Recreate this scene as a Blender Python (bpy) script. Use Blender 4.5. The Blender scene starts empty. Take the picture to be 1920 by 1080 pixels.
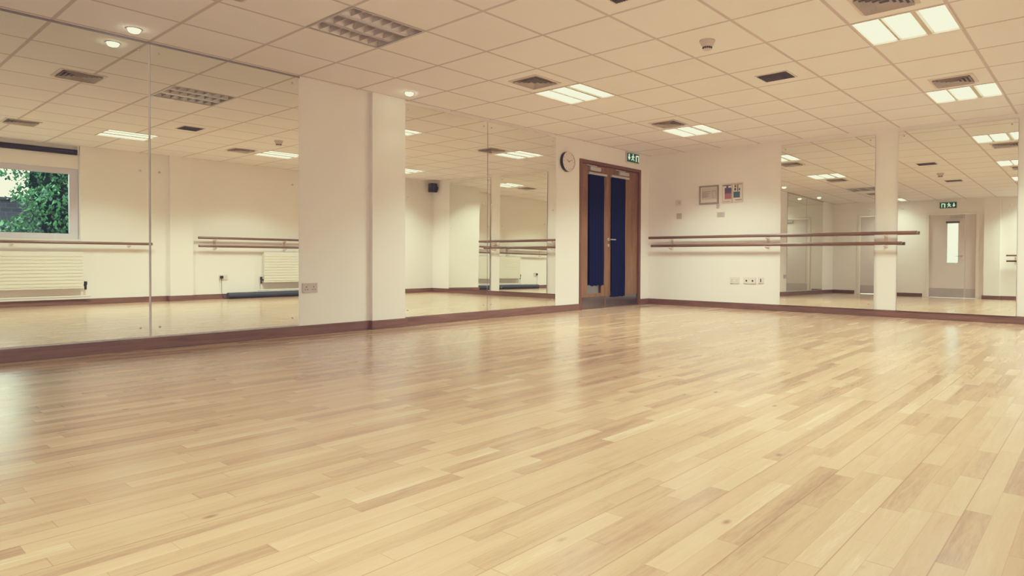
import bpy, bmesh, math, random
from mathutils import Vector, Matrix
random.seed(7)
PI = math.pi
C = bpy.context.scene.collection

# ------------------------------------------------------------------ dimensions (metres)
H = 2.40                    # ceiling height
W = 6.20                    # right wall (x)
L = 9.30                    # near wall (y = -L); far wall is y = 0, left wall is x = 0
T = 0.6108                  # ceiling tile
GX, GY = 3.7129, -4.7837    # one ceiling grid crossing

# ------------------------------------------------------------------ materials
def srgb(r, g, b):
    f = lambda c: (c / 255) / 12.92 if c / 255 <= 0.04045 else ((c / 255 + 0.055) / 1.055) ** 2.4
    return (f(r), f(g), f(b), 1.0)

class NT:
    def __init__(s, name):
        s.m = bpy.data.materials.new(name); s.m.use_nodes = True
        s.t = s.m.node_tree; s.t.nodes.clear()
        s.out = s.t.nodes.new('ShaderNodeOutputMaterial')
    def n(s, kind, **kw):
        nd = s.t.nodes.new('ShaderNode' + kind)
        for k, v in kw.items():
            if k in nd.inputs: nd.inputs[k].default_value = v
            else: setattr(nd, k, v)
        return nd
    def l(s, a, b): s.t.links.new(a, b)
    def math(s, op, a, b=None, c=None, clamp=False):
        nd = s.t.nodes.new('ShaderNodeMath'); nd.operation = op; nd.use_clamp = clamp
        for i, v in enumerate((a, b, c)):
            if v is None: continue
            if isinstance(v, (int, float)): nd.inputs[i].default_value = v
            else: s.l(v, nd.inputs[i])
        return nd.outputs[0]
    def mix(s, fac, a, b, mode='MIX'):
        nd = s.t.nodes.new('ShaderNodeMix'); nd.data_type = 'RGBA'; nd.blend_type = mode
        for i, v in ((0, fac), (6, a), (7, b)):
            if isinstance(v, (int, float, tuple)): nd.inputs[i].default_value = v
            else: s.l(v, nd.inputs[i])
        return nd.outputs[2]

def mat(name, col, rough=0.5, metal=0.0, var=0.06, scale=8.0, bump=0.0, bscale=200.0, spec=0.5, coat=0.0, stretch=None):
    """plain painted / metal / plastic surface with a little procedural variation"""
    k = NT(name)
    b = k.n('BsdfPrincipled', Roughness=rough, Metallic=metal)
    b.inputs['Specular IOR Level'].default_value = spec
    b.inputs['Coat Weight'].default_value = coat
    tc = k.n('TexCoord'); src = tc.outputs['Object']
    if stretch:
        mp = k.n('Mapping'); mp.inputs['Scale'].default_value = stretch; k.l(src, mp.inputs[0]); src = mp.outputs[0]
    nz = k.n('TexNoise', Scale=scale, Detail=4.0); k.l(src, nz.inputs['Vector'])
    lo = tuple(c * (1 - var) for c in col[:3]) + (1,); hi = tuple(min(1, c * (1 + var)) for c in col[:3]) + (1,)
    k.l(k.mix(nz.outputs['Fac'], lo, hi), b.inputs['Base Color'])
    if bump:
        n2 = k.n('TexNoise', Scale=bscale, Detail=2.0); k.l(src, n2.inputs['Vector'])
        bp = k.n('Bump', Strength=bump, Distance=0.002); k.l(n2.outputs['Fac'], bp.inputs['Height']); k.l(bp.outputs[0], b.inputs['Normal'])
    k.l(b.outputs[0], k.out.inputs[0])
    return k.m

def emis(name, col, strength, var=0.03):
    k = NT(name)
    e = k.n('Emission', Strength=strength)
    tc = k.n('TexCoord'); nz = k.n('TexNoise', Scale=6.0); k.l(tc.outputs['Object'], nz.inputs['Vector'])
    k.l(k.mix(nz.outputs['Fac'], tuple(c * (1 - var) for c in col[:3]) + (1,), col), e.inputs['Color'])
    k.l(e.outputs[0], k.out.inputs[0]); return k.m

def mirror_mat(name, tint):
    k = NT(name)
    b = k.n('BsdfPrincipled', Roughness=0.0, Metallic=1.0)
    tc = k.n('TexCoord'); nz = k.n('TexNoise', Scale=0.8); k.l(tc.outputs['Object'], nz.inputs['Vector'])
    k.l(k.mix(nz.outputs['Fac'], tuple(c * 0.99 for c in tint[:3]) + (1,), tint), b.inputs['Base Color'])
    b.inputs['Specular Tint'].default_value = (1, 1, 1, 1)
    k.l(b.outputs[0], k.out.inputs[0]); return k.m

def glass_mat(name):
    k = NT(name)
    tr = k.n('BsdfTransparent'); tr.inputs[0].default_value = (.96, .98, .97, 1)
    gl = k.n('BsdfGlossy', Roughness=0.0)
    fr = k.n('LayerWeight', Blend=0.25)
    nz = k.n('TexNoise', Scale=1.5); k.l(fr.outputs['Fresnel'], nz.inputs['Scale'])
    mx = k.n('MixShader'); k.l(k.math('MULTIPLY', fr.outputs['Fresnel'], 0.6, clamp=True), mx.inputs[0])
    k.l(tr.outputs[0], mx.inputs[1]); k.l(gl.outputs[0], mx.inputs[2]); k.l(mx.outputs[0], k.out.inputs[0])
    return k.m

def wood_mat(name, c1, c2, axis='Z', rough=0.4, scale=1.0):
    k = NT(name)
    b = k.n('BsdfPrincipled', Roughness=rough)
    tc = k.n('TexCoord'); mp = k.n('Mapping'); k.l(tc.outputs['Object'], mp.inputs[0])
    s = [14 * scale] * 3; s['XYZ'.index(axis)] = 0.9 * scale; mp.inputs['Scale'].default_value = s
    nz = k.n('TexNoise', Scale=2.5, Detail=6.0, Distortion=0.6); k.l(mp.outputs[0], nz.inputs['Vector'])
    fine = k.n('TexNoise', Scale=14.0, Detail=3.0); k.l(mp.outputs[0], fine.inputs['Vector'])
    cr = k.n('ValToRGB'); cr.color_ramp.elements[0].position = .3; cr.color_ramp.elements[1].position = .72
    cr.color_ramp.elements[0].color = c1; cr.color_ramp.elements[1].color = c2
    k.l(k.math('ADD', k.math('MULTIPLY', nz.outputs['Fac'], .7), k.math('MULTIPLY', fine.outputs['Fac'], .3)), cr.inputs[0])
    k.l(cr.outputs[0], b.inputs['Base Color']); k.l(b.outputs[0], k.out.inputs[0]); return k.m

def floor_mat():
    k = NT('oak_strip_floor')
    b = k.n('BsdfPrincipled', Roughness=0.3)
    b.inputs['Specular IOR Level'].default_value = FLOOR_SPEC
    tc = k.n('TexCoord'); sp = k.n('SeparateXYZ'); k.l(tc.outputs['Object'], sp.inputs[0])
    x, y = sp.outputs[0], sp.outputs[1]
    SW = 0.065
    cx = k.math('DIVIDE', x, SW); col = k.math('FLOOR', cx); fx = k.math('FRACT', cx)
    def wn(dim, **s):
        w = k.n('TexWhiteNoise', noise_dimensions=dim)
        return w
    w1 = k.n('TexWhiteNoise', noise_dimensions='1D'); k.l(col, w1.inputs['W'])
    r1 = w1.outputs['Value']
    w1b = k.n('TexWhiteNoise', noise_dimensions='1D'); k.l(k.math('ADD', col, 137.3), w1b.inputs['W'])
    ln = k.math('MULTIPLY_ADD', w1b.outputs['Value'], 0.30, 0.36)
    # wobble the joints so blocks in one strip differ in length
    yy = k.math('ADD', k.math('DIVIDE', y, ln), k.math('MULTIPLY', r1, 7.0))
    wob = k.math('MULTIPLY', k.math('SINE', k.math('MULTIPLY', yy, 2.3)), 0.22)
    cy = k.math('ADD', yy, wob); row = k.math('FLOOR', cy); fy = k.math('FRACT', cy)
    cb = k.n('CombineXYZ'); k.l(col, cb.inputs[0]); k.l(row, cb.inputs[1])
    w2 = k.n('TexWhiteNoise', noise_dimensions='3D'); k.l(cb.outputs[0], w2.inputs['Vector'])
    rnd = w2.outputs['Value']
    # grain, shifted per block
    ofs = k.n('VectorMath', operation='SCALE'); k.l(w2.outputs['Color'], ofs.inputs[0]); ofs.inputs['Scale'].default_value = 30
    add = k.n('VectorMath', operation='ADD'); k.l(tc.outputs['Object'], add.inputs[0]); k.l(ofs.outputs[0], add.inputs[1])
    mp = k.n('Mapping'); mp.inputs['Scale'].default_value = (26, 2.2, 1); k.l(add.outputs[0], mp.inputs[0])
    g1 = k.n('TexNoise', Scale=1.6, Detail=5.0, Distortion=0.8); k.l(mp.outputs[0], g1.inputs['Vector'])
    g2 = k.n('TexNoise', Scale=9.0, Detail=3.0); k.l(mp.outputs[0], g2.inputs['Vector'])
    grain = k.math('ADD', k.math('MULTIPLY', g1.outputs['Fac'], .65), k.math('MULTIPLY', g2.outputs['Fac'], .35))
    ms = k.n('Mapping'); ms.inputs['Scale'].default_value = (9, .45, 1); k.l(tc.outputs['Object'], ms.inputs[0])
    g3 = k.n('TexNoise', Scale=1.3, Detail=4.0); k.l(ms.outputs[0], g3.inputs['Vector'])
    v = k.math('ADD', k.math('MULTIPLY_ADD', rnd, 0.46, k.math('MULTIPLY', grain, 0.72)), k.math('MULTIPLY_ADD', g3.outputs['Fac'], .5, -.36))
    cr = k.n('ValToRGB'); el = cr.color_ramp.elements
    el[0].position = .12; el[0].color = FL[0]
    el[1].position = .98; el[1].color = FL[3]
    e = el.new(.38); e.color = FL[1]
    e = el.new(.70); e.color = FL[2]
    k.l(v, cr.inputs[0]); c = cr.outputs[0]
    # a second hue variation: some blocks pinker
    c = k.mix(k.math('MULTIPLY', k.math('GREATER_THAN', w2.outputs['Color'], .0), 0.0), c, c)
    sepc = k.n('SeparateColor'); k.l(w2.outputs['Color'], sepc.inputs[0])
    c = k.mix(k.math('MULTIPLY', sepc.outputs[1], 0.25), c, srgb(166, 128, 98))
    # knots
    mk = k.n('Mapping'); mk.inputs['Scale'].default_value = (5.0, 2.6, 1); k.l(add.outputs[0], mk.inputs[0])
    vo = k.n('TexVoronoi', Scale=1.0); k.l(mk.outputs[0], vo.inputs['Vector'])
    kn = k.n('MapRange'); kn.inputs['From Min'].default_value = .02; kn.inputs['From Max'].default_value = .075
    kn.inputs['To Min'].default_value = .75; kn.inputs['To Max'].default_value = 0; k.l(vo.outputs['Distance'], kn.inputs[0])
    c = k.mix(kn.outputs[0], c, srgb(95, 62, 42))
    # seams: fine joints between strips, darker joints every third strip
    dx = k.math('MINIMUM', fx, k.math('SUBTRACT', 1.0, fx))
    s1 = k.math('MULTIPLY', k.math('LESS_THAN', dx, 0.018), 0.22)
    fb = k.math('FRACT', k.math('DIVIDE', cx, 3.0)); db = k.math('MINIMUM', fb, k.math('SUBTRACT', 1.0, fb))
    s2 = k.math('MULTIPLY', k.math('LESS_THAN', db, 0.009), 0.55)
    dy = k.math('MULTIPLY', k.math('MINIMUM', fy, k.math('SUBTRACT', 1.0, fy)), ln)
    s3 = k.math('MULTIPLY', k.math('LESS_THAN', dy, 0.0012), 0.35)
    seam = k.math('MAXIMUM', k.math('MAXIMUM', s1, s2), s3)
    c = k.mix(seam, c, srgb(110, 76, 50))
    k.l(c, b.inputs['Base Color'])
    rr = k.math('MULTIPLY_ADD', g1.outputs['Fac'], .10, FLOOR_ROUGH); k.l(k.math('ADD', rr, k.math('MULTIPLY', rnd, .05)), b.inputs['Roughness'])
    bh = k.math('SUBTRACT', k.math('MULTIPLY', grain, .25), seam)
    bp = k.n('Bump', Strength=0.10, Distance=0.0015); k.l(bh, bp.inputs['Height']); k.l(bp.outputs[0], b.inputs['Normal'])
    k.l(b.outputs[0], k.out.inputs[0]); return k.m

def ceiling_mat():
    k = NT('mineral_fibre_ceiling')
    b = k.n('BsdfPrincipled', Roughness=0.95); b.inputs['Specular IOR Level'].default_value = .1
    tc = k.n('TexCoord'); sp = k.n('SeparateXYZ'); k.l(tc.outputs['Object'], sp.inputs[0])
    fx = k.math('FRACT', k.math('DIVIDE', k.math('SUBTRACT', sp.outputs[0], GX - 20 * T), T))
    fy = k.math('FRACT', k.math('DIVIDE', k.math('SUBTRACT', sp.outputs[1], GY - 20 * T), T))
    dx = k.math('MINIMUM', fx, k.math('SUBTRACT', 1.0, fx)); dy = k.math('MINIMUM', fy, k.math('SUBTRACT', 1.0, fy))
    d = k.math('MINIMUM', dx, dy)
    mr = k.n('MapRange'); mr.inputs['From Min'].default_value = .016; mr.inputs['From Max'].default_value = .026
    mr.inputs['To Min'].default_value = 1; mr.inputs['To Max'].default_value = 0; k.l(d, mr.inputs[0])
    cb = k.n('CombineXYZ')
    k.l(k.math('FLOOR', k.math('DIVIDE', k.math('SUBTRACT', sp.outputs[0], GX - 20 * T), T)), cb.inputs[0])
    k.l(k.math('FLOOR', k.math('DIVIDE', k.math('SUBTRACT', sp.outputs[1], GY - 20 * T), T)), cb.inputs[1])
    w = k.n('TexWhiteNoise', noise_dimensions='3D'); k.l(cb.outputs[0], w.inputs['Vector'])
    nz = k.n('TexNoise', Scale=3.0, Detail=3.0); k.l(tc.outputs['Object'], nz.inputs['Vector'])
    base = k.mix(w.outputs['Value'], CEIL[0], CEIL[1])
    base = k.mix(k.math('MULTIPLY', nz.outputs['Fac'], .15), base, srgb(196, 180, 164))
    c = k.mix(k.math('MULTIPLY', mr.outputs[0], .9), base, CEIL[2])
    k.l(c, b.inputs['Base Color'])
    n2 = k.n('TexNoise', Scale=260.0, Detail=2.0); k.l(tc.outputs['Object'], n2.inputs['Vector'])
    hh = k.math('ADD', k.math('MULTIPLY', n2.outputs['Fac'], .3), k.math('MULTIPLY', mr.outputs[0], -1.0))
    bp = k.n('Bump', Strength=0.25, Distance=0.004); k.l(hh, bp.inputs['Height']); k.l(bp.outputs[0], b.inputs['Normal'])
    k.l(b.outputs[0], k.out.inputs[0]); return k.m

def brick_mat():
    k = NT('garden_brick'); b = k.n('BsdfPrincipled', Roughness=.9)
    tc = k.n('TexCoord'); sp = k.n('SeparateXYZ'); k.l(tc.outputs['Object'], sp.inputs[0]); mp = k.n('CombineXYZ')
    k.l(sp.outputs[1], mp.inputs[0]); k.l(sp.outputs[2], mp.inputs[1])
    br = k.n('TexBrick', Scale=2.6); k.l(mp.outputs[0], br.inputs['Vector'])
    br.inputs['Color1'].default_value = srgb(44, 44, 54); br.inputs['Color2'].default_value = srgb(24, 27, 38)
    br.inputs['Mortar'].default_value = srgb(52, 54, 60)
    k.l(br.outputs['Color'], b.inputs['Base Color']); k.l(b.outputs[0], k.out.inputs[0]); return k.m

def leaf_mat():
    k = NT('foliage_green'); b = k.n('BsdfPrincipled', Roughness=.6)
    gm = k.n('NewGeometry'); cr = k.n('ValToRGB')
    cr.color_ramp.elements[0].color = srgb(14, 48, 38); cr.color_ramp.elements[1].color = srgb(86, 150, 92)
    k.l(gm.outputs['Random Per Island'], cr.inputs[0]); k.l(cr.outputs[0], b.inputs['Base Color'])
    b.inputs['Subsurface Weight'].default_value = 0.0
    k.l(b.outputs[0], k.out.inputs[0]); return k.m

FLOOR_SPEC, FLOOR_ROUGH = 0.5, 0.12
FL = [srgb(128, 98, 72), srgb(160, 128, 95), srgb(175, 145, 110), srgb(204, 184, 154)]
CEIL = [srgb(232, 226, 221), srgb(236, 230, 225), srgb(190, 174, 166)]
M = dict(
    floor=floor_mat(), ceil=ceiling_mat(),
    wall=mat('warm_white_paint', srgb(238, 233, 227), .75, var=.02, scale=2, bump=.08, bscale=90, spec=.25),
    white=mat('white_gloss_paint', srgb(232, 224, 212), .4, var=.03),
    whitepl=mat('white_plastic', srgb(222, 212, 202), .35, var=.02),
    greypl=mat('grey_brown_plate', srgb(196, 184, 176), .35, metal=.1, var=.03),
    skirt=wood_mat('stained_skirting', srgb(92, 60, 50), srgb(132, 92, 76), 'Y', .4),
    skirtx=wood_mat('stained_skirting_across', srgb(86, 56, 46), srgb(126, 86, 68), 'X', .4),
    oak=wood_mat('oak_door_veneer', srgb(96, 61, 34), srgb(140, 96, 57), 'Z', .35),
    oakd=wood_mat('dark_oak_frame', srgb(86, 52, 34), srgb(122, 76, 48), 'Z', .4),
    barrex=wood_mat('barre_wood_across', srgb(88, 60, 44), srgb(124, 88, 64), 'X', .3),
    barrey=wood_mat('barre_wood_along', srgb(88, 60, 44), srgb(124, 88, 64), 'Y', .3),
    mirror=mirror_mat('silvered_mirror', (.89, .915, .85, 1)),
    edge=mat('ground_mirror_edge', srgb(136, 128, 132), .3, var=.1),
    steel=mat('brushed_steel', srgb(190, 186, 182), .3, metal=.9, var=.05, stretch=(1, 40, 1)),
    kick=mat('brushed_kick_plate', srgb(128, 122, 116), .22, metal=.95, var=.08, stretch=(1, 30, 30)),
    kickl=mat('pale_kick_plate', srgb(186, 180, 178), .35, metal=.7, var=.06),
    dark=mat('dark_plastic', srgb(38, 36, 40), .45, var=.1),
    black=mat('black_plastic', srgb(24, 24, 30), .35, var=.1),
    navy=mat('navy_cloth', srgb(13, 24, 60), .9, var=.18, scale=30, bump=.2, bscale=400, spec=.1),
    alu=mat('satin_aluminium', srgb(196, 190, 184), .35, metal=.6, var=.04),
    winf=mat('grey_window_frame', srgb(208, 204, 216), .4, var=.03),
    rad=mat('radiator_enamel', srgb(226, 220, 204), .35, var=.02),
    grey=mat('dark_grey_metal', srgb(96, 88, 88), .5, metal=.3, var=.1),
    vent=mat('vent_blade', srgb(212, 200, 190), .5, metal=.2, var=.08),
    ventrim=mat('vent_rim_enamel', srgb(214, 198, 182), .5, var=.03),
    louvre=mat('aluminium_louvre', srgb(196, 188, 184), .32, metal=.85, var=.06),
    troff=mat('fixture_tray_enamel', srgb(178, 170, 164), .4, metal=.3, var=.05),
    divider=mat('fixture_divider', srgb(200, 190, 165), .4, metal=.2, var=.03),
    panel=emis('lit_diffuser', (1.0, .98, .92, 1), 2.2),
    spot=emis('lit_downlight_lens', (1.0, .93, .78, 1), 12.0),
    tube=mat('unlit_tube_glass', srgb(214, 212, 206), .2, var=.03),
    doorw=mat('pale_grey_door_paint', srgb(214, 204, 198), .45, var=.03),
    green=mat('exit_sign_green', srgb(30, 98, 92), .4, var=.08),
    signwhite=emis('exit_sign_white', srgb(222, 236, 200), .9),
    paper=mat('white_paper', srgb(226, 216, 200), .8, var=.03),
    paperg=mat('printed_grey_paper', srgb(204, 192, 184), .8, var=.08, scale=40),
    frameg=mat('grey_picture_frame', srgb(150, 136, 130), .4, var=.05),
    pposter=mat('violet_print', srgb(92, 82, 114), .7, var=.15, scale=40),
    rposter=mat('pink_red_print', srgb(172, 108, 112), .7, var=.12, scale=40),
    tposter=mat('teal_print', srgb(70, 98, 108), .7, var=.12, scale=40),
    glass=glass_mat('clear_glass'),
    mat=mat('charcoal_foam', srgb(52, 54, 58), .9, var=.12, bump=.2),
    brick=brick_mat(), leaf=leaf_mat(),
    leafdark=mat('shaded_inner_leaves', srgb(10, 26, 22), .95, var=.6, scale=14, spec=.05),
    bark=mat('bark', srgb(82, 66, 54), .9, var=.25, scale=20),
    grass=mat('rough_lawn', srgb(84, 110, 66), .95, var=.25, scale=5),
    corr=mat('corridor_pale_blue_paint', srgb(204, 212, 216), .8, var=.02),
)

# ------------------------------------------------------------------ mesh helpers
def bm_new(): return bmesh.new()

def box(bm, x0, x1, y0, y1, z0, z1, bev=0.0):
    m = Matrix.Translation(((x0 + x1) / 2, (y0 + y1) / 2, (z0 + z1) / 2)) @ Matrix.Diagonal((abs(x1 - x0), abs(y1 - y0), abs(z1 - z0), 1))
    r = bmesh.ops.create_cube(bm, size=1.0, matrix=m)
    if bev:
        es = list({e for v in r['verts'] for e in v.link_edges})
        bmesh.ops.bevel(bm, geom=es, offset=bev, segments=2, affect='EDGES', clamp_overlap=True)
    return bm

def tube(bm, p0, p1, r, seg=20, r2=None):
    p0, p1 = Vector(p0), Vector(p1); d = p1 - p0
    q = d.to_track_quat('Z', 'Y').to_matrix().to_4x4()
    bmesh.ops.create_cone(bm, cap_ends=True, segments=seg, radius1=r, radius2=r if r2 is None else r2, depth=d.length,
                          matrix=Matrix.Translation((p0 + p1) / 2) @ q)
    return bm

def path(bm, pts, r, seg=10):
    for a, b in zip(pts[:-1], pts[1:]): tube(bm, a, b, r, seg)
    for p in pts[1:-1]:
        bmesh.ops.create_uvsphere(bm, u_segments=seg, v_segments=6, radius=r, matrix=Matrix.Translation(p))
    return bm

def lathe(bm, prof, loc, axis='Z', seg=32, closed=False):
    """prof: list of (radius, height); spun about the axis through loc"""
    rings = []
    for r, h in prof:
        ring = []
        for i in range(seg):
            a = 2 * PI * i / seg
            p = Vector((r * math.cos(a), r * math.sin(a), h))
            if axis == 'X': p = Vector((p.z, p.x, p.y))
            if axis == 'Y': p = Vector((p.y, p.z, p.x))
            ring.append(bm.verts.new(p + Vector(loc)))
        rings.append(ring)
    for a, b in zip(rings if closed else rings[:-1], rings[1:] + rings[:1] if closed else rings[1:]):
        for i in range(seg):
            j = (i + 1) % seg
            bm.faces.new((a[i], a[j], b[j], b[i]))
    if not closed: bm.faces.new(list(reversed(rings[0]))); bm.faces.new(rings[-1])
    bmesh.ops.recalc_face_normals(bm, faces=bm.faces[:])
    return bm

def poly(bm, pts, thick):
    """flat polygon pts extruded by vector thick"""
    vs = [bm.verts.new(p) for p in pts]; f = bm.faces.new(vs)
    r = bmesh.ops.extrude_face_region(bm, geom=[f])
    bmesh.ops.translate(bm, verts=[v for v in r['geom'] if isinstance(v, bmesh.types.BMVert)], vec=Vector(thick))
    bmesh.ops.recalc_face_normals(bm, faces=bm.faces[:])
    return bm

def obj(name, bm, m, parent=None, smooth=False, at=None):
    """link bm (world coordinates) as ONE mesh object"""
    o = bpy.data.objects.new(name, bpy.data.meshes.new(name))
    org = Vector((0, 0, 0))
    if parent is not None:
        p = parent
        while p is not None: org += p.location; p = p.parent
    elif at is not None: org = Vector(at)
    me = o.data
    bmesh.ops.translate(bm, verts=bm.verts[:], vec=-org)
    bm.to_mesh(me); bm.free()
    if isinstance(m, (list, tuple)):
        for a in m: me.materials.append(a)
    else: me.materials.append(m)
    if smooth:
        for p in me.polygons: p.use_smooth = True
        me.set_sharp_from_angle(angle=math.radians(40))
    C.objects.link(o)
    if parent is not None: o.parent = parent
    elif at is not None: o.location = at
    return o

def tag(o, label, cat, group=None):
    o['label'] = label; o['category'] = cat
    if group: o['group'] = group
    return o

def thing(name, label, cat, loc, group=None):
    o = bpy.data.objects.new(name, None); C.objects.link(o); o.location = loc; o.empty_display_size = .1
    return tag(o, label, cat, group)

def struct(name, bm, m, **kw):
    o = obj(name, bm, m, **kw); o['kind'] = 'structure'; return o

def sroot(name, loc):
    o = bpy.data.objects.new(name, None); C.objects.link(o); o.location = loc; o['kind'] = 'structure'; return o

def dup(root, loc, label, rotz=None):
    r = root.copy(); C.objects.link(r); r.location = loc; r['label'] = label
    if rotz is not None: r.rotation_euler = (0, 0, rotz)
    for ch in list(root.children):
        c = ch.copy(); C.objects.link(c); c.parent = r
        for g in list(ch.children):
            d = g.copy(); C.objects.link(d); d.parent = c
    return r

# ------------------------------------------------------------------ room shell
LITS = [(1, 1), (1, 5), (-4, 1), (-4, 5), (1, -2.52), (1, -7), (-4, -7)]     # lit fixture tiles (i, j)
UNLITS = [(-4, -3)]
tx = lambda i: GX + i * T
ty = lambda j: GY + j * T

struct('floor', box(bm_new(), -.15, W + .15, -L - .15, .15, -.12, 0), M['floor'])

bm = bm_new()
xs = {-.15, W + .15} | {tx(i) for i in range(-6, 5)}
ys = {-L - .15, .15} | {ty(j) for j in range(-7, 8)}
for i, j in LITS + UNLITS: xs |= {tx(i), tx(i) + T}; ys |= {ty(j), ty(j) + T}
def uniq(v):
    out = []
    for a in sorted(v):
        if not out or a - out[-1] > .002: out.append(a)
    return out
xs, ys = uniq(xs), uniq(ys)
vg = {}
def cv(i, j):
    if (i, j) not in vg: vg[(i, j)] = bm.verts.new((xs[i], ys[j], H))
    return vg[(i, j)]
for i in range(len(xs) - 1):
    for j in range(len(ys) - 1):
        mx, my = (xs[i] + xs[i + 1]) / 2, (ys[j] + ys[j + 1]) / 2
        if any(tx(a) < mx < tx(a) + T and ty(b_) < my < ty(b_) + T for a, b_ in LITS + UNLITS): continue
        bm.faces.new((cv(i, j), cv(i, j + 1), cv(i + 1, j + 1), cv(i + 1, j)))
ceil = struct('ceiling', bm, M['ceil'])

# left wall with the double-door opening and the shallow pier
DY0, DY1, DZ = -1.812, -0.245, 2.150
bm = bm_new()
box(bm, -.15, 0, -L - .15, DY0, 0, H); box(bm, -.15, 0, DY1, .15, 0, H); box(bm, -.15, 0, DY0, DY1, DZ, H)
box(bm, 0, .05, -5.235, -4.835, 0, H)
struct('wall_left', bm, M['wall'])
# far wall
bm = box(bm_new(), -.15, W + .15, 0, .15, 0, H)
struct('wall_far', bm, M['wall'])
# boxed column in the far right corner
struct('wall_column', box(bm_new(), 5.52, W, -1.40, 0, 0, H), M['wall'])
# right wall with window opening and shallow pier
WY0, WY1, WZ0 = -8.75, -6.18, .98
bm = bm_new()
box(bm, W, W + .22, -L - .15, WY0, 0, H); box(bm, W, W + .22, WY1, .15, 0, H); box(bm, W, W + .22, WY0, WY1, 0, WZ0)
box(bm, W + .07, W + .22, WY0, WY1, 2.06, H)
box(bm, W - .07, W, -4.97, -4.62, 0, H)
struct('wall_right', bm, M['wall'])
# near wall (behind the photographer, seen in the far mirrors)
NX0, NX1, NZ = 2.24, 3.38, 2.06
PX0, PX1 = .62, 1.52
bm = bm_new()
box(bm, -.15, PX0, -L - .15, -L, 0, H); box(bm, PX1, NX0, -L - .15, -L, 0, H); box(bm, NX1, W + .15, -L - .15, -L, 0, H)
box(bm, PX0, PX1, -L - .15, -L, NZ, H); box(bm, NX0, NX1, -L - .15, -L, NZ, H)
box(bm, 3.48, 3.80, -L, -L + .09, 0, H)
struct('wall_near', bm, M['wall'])

# baseboards
SH, ST = .088, .018
def skirt(name, segs, m):
    bm = bm_new()
    for s in segs: box(bm, *s, 0, SH, .004)
    struct(name, bm, M[m])
skirt('baseboard_left', [(0, ST, -L, -5.235), (0, .05 + ST, -5.235 - ST, -4.835 + ST), (0, ST, -4.835, DY0 - .0), (0, ST, DY1, 0)], 'skirt')
skirt('baseboard_far', [(0, 5.52, -ST, 0)], 'skirtx')
skirt('baseboard_column', [(5.52 - ST, 5.52, -1.40 - ST, 0), (5.52, W, -1.40 - ST, -1.40)], 'skirt')
skirt('baseboard_right', [(W - ST, W, -L, -4.97), (W - .07 - ST, W, -4.97 - ST, -4.62 + ST), (W - ST, W, -4.62, -1.40)], 'skirt')
skirt('baseboard_near', [(0, PX0 - .05, -L, -L + ST), (PX1 + .05, NX0 - .06, -L, -L + ST), (NX1 + .06, 3.48, -L, -L + ST), (3.48 - ST, 3.80 + ST, -L, -L + .09 + ST), (3.80, W, -L, -L + ST)], 'skirtx')
# thin dark strip along the head of the first pair of mirrors
struct('head_strip', box(bm_new(), 0, .014, -8.45, -5.99, 2.384, 2.40), M['edge'])

# ------------------------------------------------------------------ mirrors
def wall_mirror(label, axis, a0, a1, z0, z1, tilt=0.0):
    off, th = .003, .006
    mid = (a0 + a1) / 2
    loc = (off, mid, z0) if axis == 'x' else (mid, -off, z0)
    t = thing('wall_mirror', label, 'mirror', loc, 'frameless wall mirrors')
    bm = bm_new()
    if axis == 'x': box(bm, off, off + th, a0, a1, z0, z1)
    else: box(bm, a0, a1, -off - th, -off, z0, z1)
    for f in bm.faces:
        n = f.normal; face = n.x > .9 if axis == 'x' else n.y < -.9
        f.material_index = 0 if face else 1
    obj('mirror_glass', bm, [M['mirror'], M['edge']], t)
    for aa in (a0 + .06, a1 - .06):
        for zz in (z0 + .07, (z0 + z1) / 2 + .15, z1 - .06):
            bm = bm_new()
            if axis == 'x': lathe(bm, [(.009, 0), (.009, .003), (.005, .006)], (off + th, aa, zz), 'X', 14)
            else: lathe(bm, [(.009, 0), (.009, -.003), (.005, -.006)], (aa, -off - th, zz), 'Y', 14)
            obj('screw_cap', bm, M['steel'], t, True)
    if tilt: t.rotation_euler = (-tilt, 0, 0); t.location.y -= math.sin(tilt) * (z1 - z0)
    return t
wall_mirror('frameless wall mirror at the far left, reflecting the window and a single barre', 'x', -8.440, -7.233, .100, 2.384)
wall_mirror('frameless wall mirror just left of the bare wall strip with the socket plate', 'x', -7.217, -6.000, .100, 2.384)
wall_mirror('frameless wall mirror just right of the shallow pier, beside the bare wall strip', 'x', -4.832, -3.606, .094, 2.368)
wall_mirror('frameless wall mirror nearest the clock and the wooden double doors', 'x', -3.598, -2.335, .094, 2.368)
wall_mirror('narrow looking far wall mirror behind the barre, between the notices and the white strip', 'y', 2.203, 3.438, .089, 2.335, .0085)
wall_mirror('far wall mirror at the right edge, reflecting the pale door and exit sign', 'y', 3.711, 4.952, .089, 2.345, .0098)

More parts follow.
